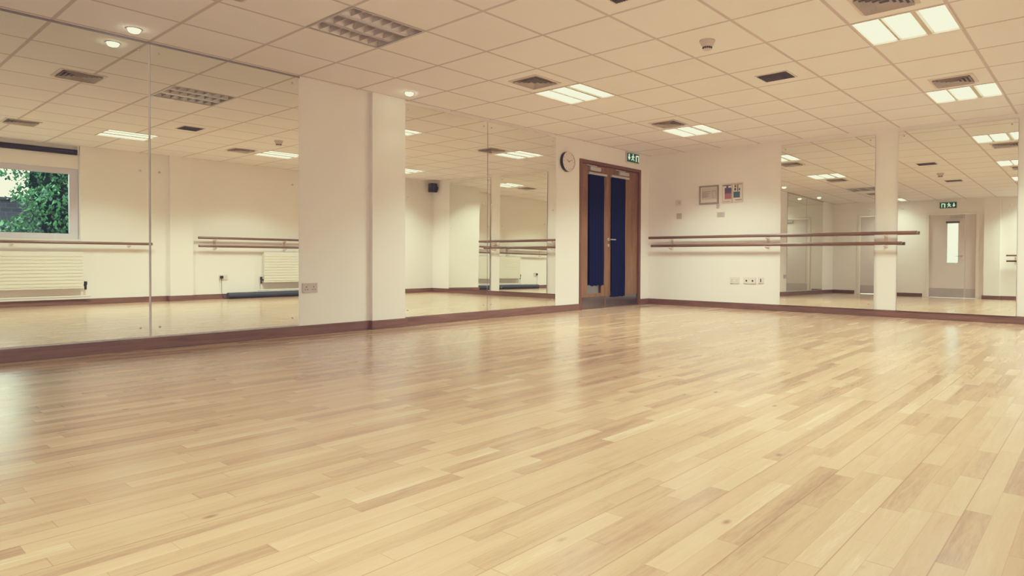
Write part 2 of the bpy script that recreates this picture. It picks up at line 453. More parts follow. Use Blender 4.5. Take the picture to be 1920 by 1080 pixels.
# ------------------------------------------------------------------ wooden double doors (left wall, by the corner)
d1 = sroot('door_1', (0, (DY0 + DY1) / 2, 0))
bm = bm_new(); fw = .05
box(bm, -.14, .016, DY0, DY0 + fw, 0, DZ, .003); box(bm, -.14, .016, DY1 - fw, DY1, 0, DZ, .003); box(bm, -.14, .016, DY0 + fw, DY1 - fw, DZ - fw, DZ, .003)
obj('door_frame', bm, M['oakd'], d1)
def oak_leaf(y0, y1, v0, v1, vz0, vz1, hand):
    x1 = -.012; x0 = x1 - .044
    bm = bm_new()
    box(bm, x0, x1, y0, v0, .006, DZ - fw - .004); box(bm, x0, x1, v1, y1, .006, DZ - fw - .004)
    box(bm, x0, x1, v0, v1, .006, vz0); box(bm, x0, x1, v0, v1, vz1, DZ - fw - .004)
    lf = obj('door_leaf', bm, M['oak'], d1)
    bm = box(bm_new(), x0 + .018, x1 - .018, v0, v1, vz0, vz1); obj('vision_panel', bm, M['glass'], lf)
    bm = box(bm_new(), x1, x1 + .002, y0 + .01, y1 - .01, .012, .172); obj('kick_plate', bm, M['kick'], lf)
    # closer: body and arm
    bm = bm_new(); cy = (y0 + y1) / 2
    box(bm, x1, x1 + .045, cy - .13, cy + .13, 2.005, 2.062, .006); obj('door_closer', bm, M['alu'], lf)
    bm = bm_new(); box(bm, x1 + .01, x1 + .03, cy - .2, cy + .05, 2.07, 2.082, .002); obj('closer_arm', bm, M['steel'], lf)
    if hand:
        bm = bm_new(); hy = y0 + .075
        lathe(bm, [(.026, 0), (.026, .008), (.01, .01), (.01, .05)], (x1, hy, 1.02), 'X', 20)
        tube(bm, (x1 + .045, hy - .008, 1.02), (x1 + .045, hy + .125, 1.02), .009, 14)
        obj('lever_handle', bm, M['steel'], lf, True)
        bm = lathe(bm_new(), [(.022, 0), (.022, .006), (.018, .008)], (x1, hy, .93), 'X', 18); obj('lock_cylinder', bm, M['steel'], lf, True)
    return lf
oak_leaf(DY0 + fw + .003, -1.170, -1.60, -1.27, .22, 1.97, False)
oak_leaf(-1.164, DY1 - fw - .003, -1.03, -.72, .22, 1.97, True)
obj('threshold', box(bm_new(), -.14, -.001, DY0 + fw, DY1 - fw, 0, .005), M['kick'], d1)
# dark lobby wall behind the glass slots
bm = bm_new()
box(bm, -1.5, -1.4, -2.4, .2, 0, H); box(bm, -1.4, -.15, -2.4, -2.3, 0, H); box(bm, -1.4, -.15, .1, .2, 0, H)
box(bm, -1.5, -.15, -2.4, .2, H, H + .05); box(bm, -1.5, -.15, -2.4, .2, -.12, -.001)
struct('wall_lobby', bm, M['grey'])

def door_curtain(label, y0, y1, z0, z1, h0, h1):
    t = thing('door_curtain', label, 'curtain', (-.008, (y0 + y1) / 2, z0), 'navy curtains on the double doors')
    bm = bm_new(); n = 60; rows = 14
    g = []
    for r in range(rows + 1):
        fz = r / rows; row = []
        for i in range(n + 1):
            f = i / n; z = z0 + (z1 - z0) * fz + (0.006 * math.sin(f * 21 + 1) * (1 - fz))
            x = .012 + .008 * math.sin(f * 2 * PI * 5 + .5 * math.sin(3 * fz)) * (1 - .45 * fz)
            row.append(bm.verts.new((x, y0 + (y1 - y0) * f + .004 * math.sin(fz * 9), z)))
        g.append(row)
    for r in range(rows):
        for i in range(n): bm.faces.new((g[r][i], g[r][i + 1], g[r + 1][i + 1], g[r + 1][i]))
    bmesh.ops.solidify(bm, geom=bm.faces[:], thickness=.002)
    obj('curtain_cloth', bm, M['navy'], t, True)
    bm = box(bm_new(), -.012, .030, h0, h1, z1 - .006, z1 + .026, .004); obj('header_rail', bm, M['alu'], t)
    return t
door_curtain('navy blue curtain hanging down the narrower left leaf of the wooden double doors', -1.580, -1.235, .335, 1.955, -1.62, -1.18)
door_curtain('navy blue curtain behind the lever handle on the wider right door leaf', -1.040, -.682, .155, 1.965, -1.06, -.59)

# ------------------------------------------------------------------ pale doors in the near wall
def pale_door(name, x0, x1, split, vis, closer):
    d = sroot(name, ((x0 + x1) / 2, -L, 0)); y = -L
    bm = bm_new(); f = .06
    box(bm, x0 - .05, x0 + .02, y - .14, y + .015, 0, NZ + .04, .003); box(bm, x1 - .02, x1 + .05, y - .14, y + .015, 0, NZ + .04, .003)
    box(bm, x0 + .02, x1 - .02, y - .14, y + .015, NZ - .02, NZ + .04, .003)
    obj('door_frame', bm, M['white'], d)
    leaves = [(x0 + .02, split - .002), (split + .002, x1 - .02)] if split else [(x0 + .02, x1 - .02)]
    for q, (a, b) in enumerate(leaves):
        bm = bm_new(); yf = y - .05; yb = yf - .044; top = NZ - .025
        if vis and q == 0:
            v0, v1, z0, z1 = vis
            box(bm, a, v0, yb, yf, .006, top); box(bm, v1, b, yb, yf, .006, top); box(bm, v0, v1, yb, yf, .006, z0); box(bm, v0, v1, yb, yf, z1, top)
        else: box(bm, a, b, yb, yf, .006, top)
        lf = obj('door_leaf', bm, M['doorw'], d)
        if vis and q == 0:
            obj('vision_panel', box(bm_new(), v0, v1, yb + .018, yf - .018, z0, z1), M['glass'], lf)
            obj('blind_rail', box(bm_new(), v0 - .03, v1 + .03, yf, yf + .03, z1 + .005, z1 + .05, .004), M['grey'], lf)
        obj('kick_plate', box(bm_new(), a + .01, b - .01, yf, yf + .002, .012, .23), M['kickl'], lf)
        if q == 0:
            bm = bm_new(); hx = b - .07
            lathe(bm, [(.026, 0), (.026, .008), (.01, .01), (.01, .05)], (hx, yf, 1.02), 'Y', 18)
            tube(bm, (hx + .008, yf + .045, 1.02), (hx - .125, yf + .045, 1.02), .009, 12)
            obj('lever_handle', bm, M['steel'], lf, True)
            bm = box(bm_new(), b - .32, b - .06, yf, yf + .045, 1.94, 1.99, .005); obj('door_closer', bm, M['alu'], lf)
    return d
pale_door('door_2', NX0 + .05, NX1 - .05, 3.08, (2.70, 2.93, .86, 1.82), True)
pale_door('door_3', PX0 + .05, PX1 - .05, None, None, True)
bm = bm_new()   # lit corridor beyond door 2
box(bm, 1.4, 4.2, -12.2, -12.1, 0, H); box(bm, 1.3, 1.4, -12.2, -L - .15, 0, H); box(bm, 4.2, 4.3, -12.2, -L - .15, 0, H)
box(bm, 1.3, 4.3, -12.2, -L - .15, -.12, -.001); box(bm, 1.3, 4.3, -12.2, -L - .15, H, H + .05)
struct('wall_corridor', bm, M['corr'])
# ------------------------------------------------------------------ window (right wall, seen in the mirrors)
w1 = sroot('window_1', (W + .08, (WY0 + WY1) / 2, WZ0))
xa, xb = W + .09, W + .15
fz0, fz1 = WZ0 + .01, 2.06
bm = bm_new(); b = .085
box(bm, xa, xb, WY0, WY1, fz0, fz0 + b, .004); box(bm, xa, xb, WY0, WY1, fz1 - b, fz1, .004)
box(bm, xa, xb, WY0, WY0 + b, fz0 + b, fz1 - b, .004); box(bm, xa, xb, WY1 - b - .03, WY1, fz0 + b, fz1 - b, .004)
ym = -7.6; box(bm, xa, xb, ym - .05, ym + .05, fz0 + b, fz1 - b, .004)
obj('window_frame', bm, M['winf'], w1)
obj('window_pane', box(bm_new(), xa + .025, xa + .031, WY0 + b - .005, ym - .045, fz0 + b - .005, fz1 - b + .005), M['glass'], w1)
obj('window_pane', box(bm_new(), xa + .025, xa + .031, ym + .045, WY1 - b - .025, fz0 + b - .005, fz1 - b + .005), M['glass'], w1)
obj('window_sill', box(bm_new(), W - .02, xa, WY0 - .02, WY1 + .02, WZ0 - .02, WZ0 + .008, .004), M['white'], w1)
t = thing('roller_blind', 'rolled up dark roller blind above the window, seen in the far left mirror', 'blind', (W + .04, (WY0 + WY1) / 2, 2.31))
bm = bm_new(); tube(bm, (W + .035, WY0 + .03, 2.315), (W + .035, WY1 - .03, 2.315), .028, 20); obj('blind_roll', bm, M['black'], t, True)
bm = box(bm_new(), W + .02, W + .05, WY0 + .03, WY1 - .03, 2.262, 2.288, .003); obj('bottom_bar', bm, M['dark'], t)
for yy in (WY0 + .02, WY1 - .02):
    bm = box(bm_new(), W + .005, W + .068, yy - .008, yy + .008, 2.28, 2.40, .002); obj('bracket', bm, M['white'], t)

# ------------------------------------------------------------------ ballet barres
def barre(label, axis, wall, sgn, rails, brk, group='wooden ballet barres'):
    """rails: (from, to, standoff, height)"""
    P = (lambda a, d, z: (a, wall + sgn * d, z)) if axis == 'x' else (lambda a, d, z: (wall + sgn * d, a, z))
    a0 = min(r[0] for r in rails); a1 = max(r[1] for r in rails)
    t = thing('ballet_barre', label, 'ballet barre', P((a0 + a1) / 2, 0, rails[0][3]), group)
    for (f, to, d, z) in rails:
        bm = tube(bm_new(), P(f, d, z), P(to, d, z), .0215, 24)
        rl = obj('rail', bm, M['barrex' if axis == 'x' else 'barrey'], t, True)
        for e0, e1 in ((f - .004, f), (to, to + .004)): obj('end_cap', tube(bm_new(), P(e0, d, z), P(e1, d, z), .022, 24), M['grey'], rl, True)
    for a in brk:
        bm = bm_new()
        zt = max(r[3] for r in rails); zb = min(r[3] for r in rails) - .06
        p, q = P(a - .022, .012 if False else 0, zb), P(a + .022, .008, zt - .03)
        box(bm, min(p[0], q[0]), max(p[0], q[0]), min(p[1], q[1]), max(p[1], q[1]), zb, zt - .02, .002)
        for (f, to, d, z) in rails:
            path(bm, [P(a, .004, z - .045), P(a, d - .03, z - .045), P(a, d, z - .03), P(a, d, z - .02)], .008, 10)
            lathe(bm, [(.018, -.028), (.018, -.02), (.010, -.018)], P(a, d, z), 'Z', 14)
        obj('bracket', bm, M['ventrim'], t)
    return t
barre('long wooden double barre on the far wall, running in front of the mirror', 'x', 0, -1,
      [(.075, 3.943, .09, 1.068), (.132, 3.775, .11, .938)], (.45, 2.02, 3.575))
barre('wooden double barre on the right wall above the radiator, seen only in mirrors', 'y', W, -1,
      [(-4.54, -1.62, .09, 1.062), (-4.54, -1.62, .11, .920)], (-4.25, -3.0, -1.85))
barre('single wooden barre along the right wall below the window, seen in the far left mirror', 'y', W, -1,
      [(-8.95, -5.25, .11, .937)], (-8.6, -7.0, -5.55))
barre('wooden double barre on the near wall beside the pale door, seen in the right mirror', 'x', -L, 1,
      [(3.93, 5.20, .16, 1.03), (3.93, 5.20, .10, .90)], (4.1, 5.0))

# ------------------------------------------------------------------ radiators and things on the right wall
def radiator(label, y0, y1, z0, z1):
    t = thing('radiator', label, 'radiator', (W - .06, (y0 + y1) / 2, z0), 'white panel radiators')
    bm = bm_new()
    n = int((z1 - z0 - .04) / .05)
    box(bm, W - .095, W - .082, y0, y1, z0, z1, .003)
    for k in range(n):
        zc = z0 + .045 + k * .05; box(bm, W - .101, W - .094, y0 + .01, y1 - .01, zc - .017, zc + .017, .003)
    obj('front_panel', bm, M['rad'], t)
    bm = bm_new(); box(bm, W - .082, W - .03, y0 + .01, y1 - .01, z1 - .012, z1, .002)
    for k in range(int((y1 - y0) / .06)): box(bm, W - .082, W - .032, y0 + .03 + k * .06, y0 + .034 + k * .06, z0 + .03, z1 - .012)
    obj('top_grille', bm, M['rad'], t)
    bm = box(bm_new(), W - .032, W - .022, y0, y1, z0, z1); obj('back_panel', bm, M['rad'], t)
    for yy in (y0 + .2, y1 - .2): obj('bracket', box(bm_new(), W - .024, W - .0008, yy - .02, yy + .02, z0 + .1, z1 - .1), M['rad'], t)
    for yy, s in ((y1 + .035, 1), (y0 - .035, -1)):
        bm = bm_new(); tube(bm, (W - .058, yy - s * .04, z0 + .05), (W - .058, yy, z0 + .05), .012, 14)
        tube(bm, (W - .058, yy, z0 - .02), (W - .058, yy, z0 + .05), .015, 14); tube(bm, (W - .058, yy, z0 + .05), (W - .058, yy, z0 + .105), .022, 16)
        obj('valve', bm, M['dark'], t, True)
        bm = path(bm_new(), [(W - .058, yy, z0 - .02), (W - .058, yy, .13), (W - .058, yy - s * .1, .13)], .009, 10); obj('pipe', bm, M['rad'], t, True)
    bm = tube(bm_new(), (W - .058, y0 - .1, .13), (W - .058, y1 + .1, .13), .011, 12); obj('feed_pipe', bm, M['rad'], t, True)
    return t
radiator('white radiator below the window, seen in the far left mirror', -8.55, -6.17, .25, .80)
radiator('white radiator below the double barre, seen beside the bare wall strip', -3.42, -1.95, .27, .83)

t = thing('rolled_mat', 'long charcoal roll lying on the floor along the right wall, seen in mirrors', 'mat', (W - .13, -2.9, 0))
bm = tube(bm_new(), (W - .13, -4.08, .055), (W - .13, -1.75, .055), .055, 28); obj('foam_roll', bm, M['mat'], t, True)
for yy in (-3.6, -2.2):
    bm = lathe(bm_new(), [(.0555, -.012), (.0575, -.010), (.0575, .010), (.0555, .012)], (W - .13, yy, .0555), 'Y', 28, True); obj('strap', bm, M['dark'], t, True)

def plate(name, label, cat, org, u, n, w, h, gang, m='whitepl', kind='socket', group=None):
    """wall plate at org (centre, on the wall); u = along the wall, n = out of the wall"""
    u, n = Vector(u), Vector(n); org = Vector(org); z = Vector((0, 0, 1))
    t = thing(name, label, cat, org, group)
    def bx(uc, zc, ww, hh, d0, d1, bev=0):
        p = org + u * (uc - ww / 2) + n * d0 + z * (zc - hh / 2); q = org + u * (uc + ww / 2) + n * d1 + z * (zc + hh / 2)
        return box(bm_new(), min(p.x, q.x), max(p.x, q.x), min(p.y, q.y), max(p.y, q.y), p.z, q.z, bev)
    obj('face_plate', bx(0, 0, w, h, 0, .012, .003), M[m], t)
    for g in range(gang):
        uc = (g - (gang - 1) / 2) * w / gang
        if kind == 'socket':
            obj('rocker', bx(uc + .018, h * .28, .012, .022, .012, .016, .002), M[m], t)
            bm = bm_new()
            for (a, c, s1, s2) in ((0, .008, .007, .013), (-.012, -.016, .011, .006), (.012, -.016, .011, .006)):
                p = org + u * (uc + a - s1 / 2) + n * .0118 + z * (c - s2 / 2); q = org + u * (uc + a + s1 / 2) + n * .0126 + z * (c + s2 / 2)
                box(bm, min(p.x, q.x), max(p.x, q.x), min(p.y, q.y), max(p.y, q.y), p.z, q.z)
            obj('pin_slots', bm, M['dark'], t)
        elif kind == 'switch': obj('rocker', bx(uc, 0, .03, .045, .012, .018, .003), M[m], t)
        elif kind == 'data': obj('port', bx(uc, -.004, .024, .026, .012, .0135), M['dark'], t)
        elif kind == 'aerial': obj('port', bx(uc, 0, .016, .05, .012, .016, .002), M['dark'], t)
    return t
FX, FN = (1, 0, 0), (0, -1, 0)
LX, LN = (0, 1, 0), (1, 0, 0)
RX, RN = (0, 1, 0), (-1, 0, 0)
plate('wall_socket', 'grey brown double socket on the bare left wall strip beside the mirror', 'socket', (0, -5.888, .440), LX, LN, .15, .09, 2, 'greypl')
plate('wall_socket', 'white double socket on the far wall, leftmost of three plates', 'socket', (1.510, 0, .418), FX, FN, .15, .092, 2)
plate('data_outlet', 'white twin data outlet, middle of three plates on the far wall', 'data outlet', (1.746, 0, .420), FX, FN, .19, .092, 2, kind='data')
plate('aerial_outlet', 'small white outlet with a dark slot, rightmost of three far wall plates', 'outlet', (1.917, 0, .426), FX, FN, .085, .09, 1, kind='aerial')
plate('light_switch', 'white light switch on the far wall near the doors, lower of two boxes', 'switch', (.572, 0, 1.405), FX, FN, .088, .088, 2, 'greypl', 'switch')
sk = plate('wall_socket', 'white double socket on the right wall near its pier, seen in mirrors', 'socket', (W, -4.10, .38), RX, RN, .15, .09, 2)
bm = path(bm_new(), [(W - .03, -4.14, .38), (W - .05, -4.15, .34), (W - .03, -4.14, .12), (W - .035, -4.11, .01), (W - .05, -4.0, .006)], .004, 8)
lead = obj('power_lead', bm, M['dark'], None, True, at=(W - .04, -4.1, .006)); tag(lead, 'thin dark power lead plugged in beside the right wall pier', 'lead')
bm = bm_new(); box(bm, W - .055, W - .0125, -4.165, -4.115, .355, .405, .006); obj('plug', bm, M['dark'], lead)

t = thing('thermostat', 'small white thermostat box on the far wall near the doors, upper of two', 'thermostat', (.563, 0, 1.612))
obj('wall_mount', box(bm_new(), .520, .606, -.004, 0, 1.577, 1.647), M['whitepl'], t)
obj('thermostat_body', box(bm_new(), .515, .611, -.030, -.004, 1.572, 1.652, .006), M['whitepl'], t)
bm = lathe(bm_new(), [(.018, 0), (.018, -.008), (.014, -.011)], (.59, -.030, 1.615), 'Y', 18); obj('dial', bm, M['greypl'], t, True)

# ------------------------------------------------------------------ notices
def notice(name, label, x0, x1, z0, z1, frame, parts, fw=.014):
    t = thing(name, label, 'notice', ((x0 + x1) / 2, 0, z0), 'notices on the far wall')
    bm = bm_new()
    box(bm, x0, x0 + fw, -.018, 0, z0, z1, .002); box(bm, x1 - fw, x1, -.018, 0, z0, z1, .002)
    box(bm, x0 + fw, x1 - fw, -.018, 0, z0, z0 + fw, .002); box(bm, x0 + fw, x1 - fw, -.018, 0, z1 - fw, z1, .002)
    obj('notice_frame', bm, M[frame], t)
    sh = obj('sheet', box(bm_new(), x0 + fw, x1 - fw, -.010, 0, z0 + fw, z1 - fw), M['paper'], t)
    for nm, m, rects in parts:
        bm = bm_new()
        for a, b_, c, d in rects:
            box(bm, x0 + (x1 - x0) * a, x0 + (x1 - x0) * b_, -.0108, -.0098, z0 + (z1 - z0) * c, z0 + (z1 - z0) * d)
        obj(nm, bm, M[m], sh)
    return t
lines = [(.16, .16 + .42 * (0.8 + .2 * math.sin(i * 3)), .26 + i * .058, .285 + i * .058) for i in range(10)]
notice('framed_notice', 'landscape grey framed certificate on the far wall, left of two portrait posters', .922, 1.247, 1.565, 1.850, 'frameg',
       [('printed_field', 'paperg', [(.13, .92, .25, .88)]), ('printed_lines', 'frameg', [(.68, .70, .35, .68), (.84, .86, .38, .66), (.69, .85, .68, .71), (.69, .85, .33, .36)] + lines[2:8])], .026)
notice('poster', 'portrait poster printed violet over pink red on the far wall', 1.304, 1.462, 1.572, 1.850, 'ventrim',
       [('violet_block', 'pposter', [(.26, .94, .50, .80), (.42, .62, .80, .92), (.05, .9, .90, .95)]), ('red_block', 'rposter', [(.26, .94, .20, .50), (.1, .8, .06, .085)])], .006)
notice('poster', 'portrait poster with teal blocks on the far wall, nearest the mirror', 1.468, 1.632, 1.575, 1.852, 'ventrim',
       [('teal_block', 'tposter', [(.10, .72, .24, .56), (.18, .36, .62, .76), (.46, .56, .58, .92), (.2, .38, .80, .90), (.62, .74, .62, .74)]), ('grey_heading', 'frameg', [(.1, .92, .925, .965)]), ('grey_footer', 'frameg', [(.3, .9, .09, .14)])], .006)
def card(label, x0, x1, z0, z1, m):
    t = thing('wall_card', label, 'card', ((x0 + x1) / 2, 0, z0), None)
    obj('card_sheet', box(bm_new(), x0, x1, -.003, 0, z0, z1), M[m], t)
    bm = bm_new(); n = 4
    for k in range(n):
        zz = z0 + (z1 - z0) * (k + .8) / (n + 1); box(bm, x0 + .012, x1 - .012 - .02 * (k % 2), -.0036, -.0029, zz - .003, zz + .003)
    obj('printed_lines', bm, M['frameg'], t)
card('tiny grey card on the far wall just under the framed certificate', 1.206, 1.258, 1.492, 1.560, 'paperg')
card('small pale card on the far wall, lowest of the papers below the posters', 1.214, 1.345, 1.360, 1.440, 'paperg')

# ------------------------------------------------------------------ clock
t = thing('wall_clock', 'round wall clock with pale face and black rim above the left of the double doors', 'clock', (0, -2.105, 2.065))
cz = (0, -2.105, 2.065)
bm = lathe(bm_new(), [(.134, 0), (.138, .004), (.138, .050), (.136, .053), (.1235, .053), (.1235, .002), (.13, 0)], cz, 'X', 48, True); obj('clock_rim', bm, M['black'], t, True)
bm = lathe(bm_new(), [(.1365, .0532), (.1345, .058), (.126, .058), (.1232, .0532)], cz, 'X', 48, True); obj('bezel', bm, M['whitepl'], t, True)
bm = lathe(bm_new(), [(.123, .002), (.123, .0485)], cz, 'X', 48); face = obj('clock_face', bm, M['whitepl'], t)
for k in range(12):
    bm = bm_new(); a = k * PI / 6; r0, r1 = .098, .114
    d = Vector((0, math.sin(a), math.cos(a))); s = Vector((0, math.cos(a), -math.sin(a))) * .004
    c = Vector(cz) + Vector((.0488, 0, 0))
    poly(bm, [c + d * r0 - s, c + d * r0 + s, c + d * r1 + s, c + d * r1 - s], (.0006, 0, 0))
    obj('hour_mark', bm, M['frameg'], face)
for nm, a, ln, w in (('hour_hand', 5.2, .06, .005), ('minute_hand', 1.2, .092, .0035)):
    bm = bm_new(); d = Vector((0, math.sin(a), math.cos(a))); s = Vector((0, math.cos(a), -math.sin(a))) * w; c = Vector(cz) + Vector((.050, 0, 0))
    poly(bm, [c - d * .015 - s, c - d * .015 + s, c + d * ln + s * .6, c + d * ln - s * .6], (.001, 0, 0)); obj(nm, bm, M['grey'], t)

# ------------------------------------------------------------------ exit signs (running man, arrow, door)
def exit_sign(label, org, u, n, w=.36, h=.145):
    u, n = Vector(u), Vector(n); o = Vector(org); z = Vector((0, 0, 1))
    t = thing('exit_sign', label, 'exit sign', org, 'green emergency exit signs')
    def bx(bm, u0, u1, z0, z1, d0, d1, bev=0):
        p = o + u * u0 + n * d0 + z * z0; q = o + u * u1 + n * d1 + z * z1
        return box(bm, min(p.x, q.x), max(p.x, q.x), min(p.y, q.y), max(p.y, q.y), p.z, q.z, bev)
    bm = bx(bm_new(), -w / 2 - .012, w / 2 + .012, -.012, h + .012, 0, .028, .004); obj('sign_housing', bm, M['whitepl'], t)
    pn = obj('sign_panel', bx(bm_new(), -w / 2, w / 2, 0, h, .028, .031), M['green'], t)
    bm = bm_new()
    def pg(pts): poly(bm, [o + u * (a - w / 2) + z * b_ + n * .0312 for a, b_ in pts], n * .0012)
    s = h / .145
    # arrow pointing down
    pg([(.045, .120), (.068, .120), (.068, .070), (.045, .070)]); pg([(.022, .074), (.091, .074), (.0565, .026)])
    # running man
    cx = .165
    pg([(cx + .012 * math.cos(a * PI / 6), .118 + .012 * math.sin(a * PI / 6)) for a in range(12)])
    pg([(cx - .020, .098), (cx + .012, .103), (cx + .004, .060), (cx - .018, .064)])
    pg([(cx - .022, .098), (cx - .046, .080), (cx - .040, .072), (cx - .018, .086)])
    pg([(cx + .010, .102), (cx + .040, .082), (cx + .034, .074), (cx + .006, .090)])
    pg([(cx - .016, .066), (cx + .004, .062), (cx + .034, .030), (cx + .022, .024)])
    pg([(cx - .018, .066), (cx - .004, .062), (cx - .030, .030), (cx - .052, .030), (cx - .052, .040), (cx - .036, .042)])
    # doorway
    pg([(.240, .020), (.262, .020), (.262, .112), (.240, .112)]); pg([(.262, .100), (.322, .100), (.322, .118), (.262, .118)]); pg([(.308, .020), (.322, .020), (.322, .100), (.308, .100)])
    obj('pictogram', bm, M['signwhite'], pn)
    return t
exit_sign('green exit sign above the right leaf of the wooden double doors', (0, -.500, 2.240), (0, 1, 0), (1, 0, 0), .33, .135)
exit_sign('green exit sign above the pale door, seen reversed in the right mirror', (2.72, -L, 2.19), (-1, 0, 0), (0, 1, 0))

# ------------------------------------------------------------------ ceiling fixtures
def fixture(name, label, i, j, lit):
    x0, y0 = tx(i), ty(j); x1, y1 = x0 + T, y0 + T; zt = H + .075
    t = thing(name, label, 'ceiling light', ((x0 + x1) / 2, (y0 + y1) / 2, H), 'recessed square ceiling lights')
    bm = bm_new(); r = .016
    box(bm, x0, x1, y0, y0 + r, H - .004, zt); box(bm, x0, x1, y1 - r, y1, H - .004, zt)
    box(bm, x0, x0 + r, y0 + r, y1 - r, H - .004, zt); box(bm, x1 - r, x1, y0 + r, y1 - r, H - .004, zt)
    box(bm, x0, x1, y0, y1, zt, zt + .006)
    obj('fixture_housing', bm, M['troff'] if not lit else M['ventrim'], t)
    iw = (T - 2 * r); dws = (.034, .062); pw = (iw - sum(dws)) / 3
    for k in range(2):
        dw = dws[k]; a = x0 + r + pw * (k + 1) + sum(dws[:k])
        bm = bm_new()
        poly(bm, [(a, y0 + r, H + .045), (a + dw, y0 + r, H + .045), (a + dw * .75, y0 + r, H + .002), (a + dw * .25, y0 + r, H + .002)], (0, T - 2 * r, 0))
        obj('divider', bm, M['divider'] if lit else M['louvre'], t)
    for k in range(3):
        a = x0 + r + pw * k + sum(dws[:k])
        if lit:
            obj('diffuser', box(bm_new(), a, a + pw, y0 + r, y1 - r, H + .012, H + .018), M['panel'], t)
        else:
            bm = bm_new(); n = 7
            for q in range(n + 1):
                yy = y0 + r + (T - 2 * r) * q / n
                poly(bm, [(a, yy - .004, H + .045), (a, yy + .004, H + .045), (a, yy + .0015, H + .003), (a, yy - .0015, H + .003)], (pw, 0, 0))
            for sx in (0, 1):
                xx = a + pw * sx; s = 1 - 2 * sx
                poly(bm, [(xx, y0 + r, H + .003), (xx + s * .004, y0 + r, H + .003), (xx + s * .03, y0 + r, H + .06), (xx, y0 + r, H + .06)], (0, T - 2 * r, 0))
            lv = obj('louvre', bm, M['louvre'], t)
            bm = tube(bm_new(), (a + pw / 2, y0 + .03, H + .052), (a + pw / 2, y1 - .03, H + .052), .008, 12); obj('fluorescent_tube', bm, M['tube'], lv, True)
    if lit:
        ld = bpy.data.lights.new('fixture_lamp', 'AREA'); ld.shape = 'SQUARE'; ld.size = T - .06; ld.energy = FIX_W * (.26 if (i, j) == (-4, -7) else 1)
        ld.color = (1.0, .985, .955); ld.spread = math.radians(FIX_SPREAD)
        lo = bpy.data.objects.new('fixture_lamp', ld); C.objects.link(lo); lo.location = ((x0 + x1) / 2, (y0 + y1) / 2, H - .006)
    return t
FIX_W, FIX_SPREAD = 40.0, 123
lab = {(1, 1): 'large lit square ceiling light of three panels at the upper right, nearest the camera',
       (1, 5): 'lit square ceiling light at the right, just before the far wall mirror',
       (-4, 1): 'lit square ceiling light at mid ceiling, in front of the left wall mirrors',
       (-4, 5): 'lit square ceiling light nearest the corner with the double doors',
       (1, -2.52): 'lit square ceiling light above the camera, seen in the second left mirror',
       (1, -7): 'lit square ceiling light near the near wall and window, outside the frame',
       (-4, -7): 'lit square ceiling light near the near wall and left mirrors, outside the frame'
       }
for i, j in LITS: fixture('ceiling_light', lab[(i, j)], i, j, True)
fixture('ceiling_light', 'unlit grey louvred ceiling light at the upper left, in front of the bare wall strip', *UNLITS[0], False)

def diffuser(label, i, j):
    cx, cy = tx(i) + T / 2, ty(j) + T / 2; s = .150
    t = thing('air_diffuser', label, 'air vent', (cx, cy, H), 'square ceiling air diffusers')
    bm = bm_new()
    w = .03
    box(bm, cx - s - w, cx + s + w, cy - s - w, cy - s, H - .008, H, .002); box(bm, cx - s - w, cx + s + w, cy + s, cy + s + w, H - .008, H, .002)
    box(bm, cx - s - w, cx - s, cy - s, cy + s, H - .008, H, .002); box(bm, cx + s, cx + s + w, cy - s, cy + s, H - .008, H, .002)
    obj('vent_rim', bm, M['ventrim'], t)
    obj('dark_core', box(bm_new(), cx - s, cx + s, cy - s, cy + s, H - .002, H), M['black'], t)
    for k in range(4):                                # nested square cones
        r0 = s * (.20 + .22 * k); r1 = r0 + .024; za, zb = H - .004, H - .020
        bm = bm_new()
        q = [[bm.verts.new((cx + a_ * r, cy + b_ * r, z)) for a_, b_ in ((-1, -1), (1, -1), (1, 1), (-1, 1))] for r, z in ((r0, za), (r1, zb))]
        for e in range(4): bm.faces.new((q[0][e], q[0][(e + 1) % 4], q[1][(e + 1) % 4], q[1][e]))
        bmesh.ops.solidify(bm, geom=bm.faces[:], thickness=.002)
        obj('vent_blade', bm, M['vent'], t)
    return t
diffuser('dark square air diffuser left of the mid ceiling light, before the left mirrors', -4, 0)
diffuser('dark square air diffuser beside the ceiling light nearest the double door corner', -4, 4)
diffuser('dark slatted air diffuser beside the right hand ceiling light before the far mirror', 1, 4)
diffuser('slatted air diffuser cut by the top edge above the large upper right light', 1, 0)
diffuser('slatted air diffuser before the unlit ceiling light, seen in the far left mirror', -4, -4.62)
diffuser('slatted air diffuser above the camera by the window, seen in the far left mirror', 1, -4.4)

def grille(label, x0, x1, y0, y1):
    t = thing('air_grille', label, 'air grille', ((x0 + x1) / 2, (y0 + y1) / 2, H), 'eggcrate ceiling grilles')
    bm = bm_new(); w = .016
    box(bm, x0 - w, x1 + w, y0 - w, y0, H - .006, H, .001); box(bm, x0 - w, x1 + w, y1, y1 + w, H - .006, H, .001)
    box(bm, x0 - w, x0, y0, y1, H - .006, H, .001); box(bm, x1, x1 + w, y0, y1, H - .006, H, .001)
    obj('grille_rim', bm, M['ventrim'], t)
    obj('dark_core', box(bm_new(), x0, x1, y0, y1, H - .0015, H), M['grey'], t)
    bm = bm_new(); n = 14; m_ = 12
    for k in range(n): a = x0 + (x1 - x0) * (k + .5) / n; box(bm, a - .0012, a + .0012, y0, y1, H - .010, H - .001)
    for k in range(m_): a = y0 + (y1 - y0) * (k + .5) / m_; box(bm, x0, x1, a - .0012, a + .0012, H - .010, H - .001)
    obj('eggcrate', bm, M['grey'], t)
grille('small dark rectangular ceiling grille between the smoke detector and the far wall', 3.275, 3.545, -3.335, -3.105)
grille('small dark rectangular ceiling grille above the camera, seen only in the mirrors', 3.275, 3.545, -5.78, -5.55)

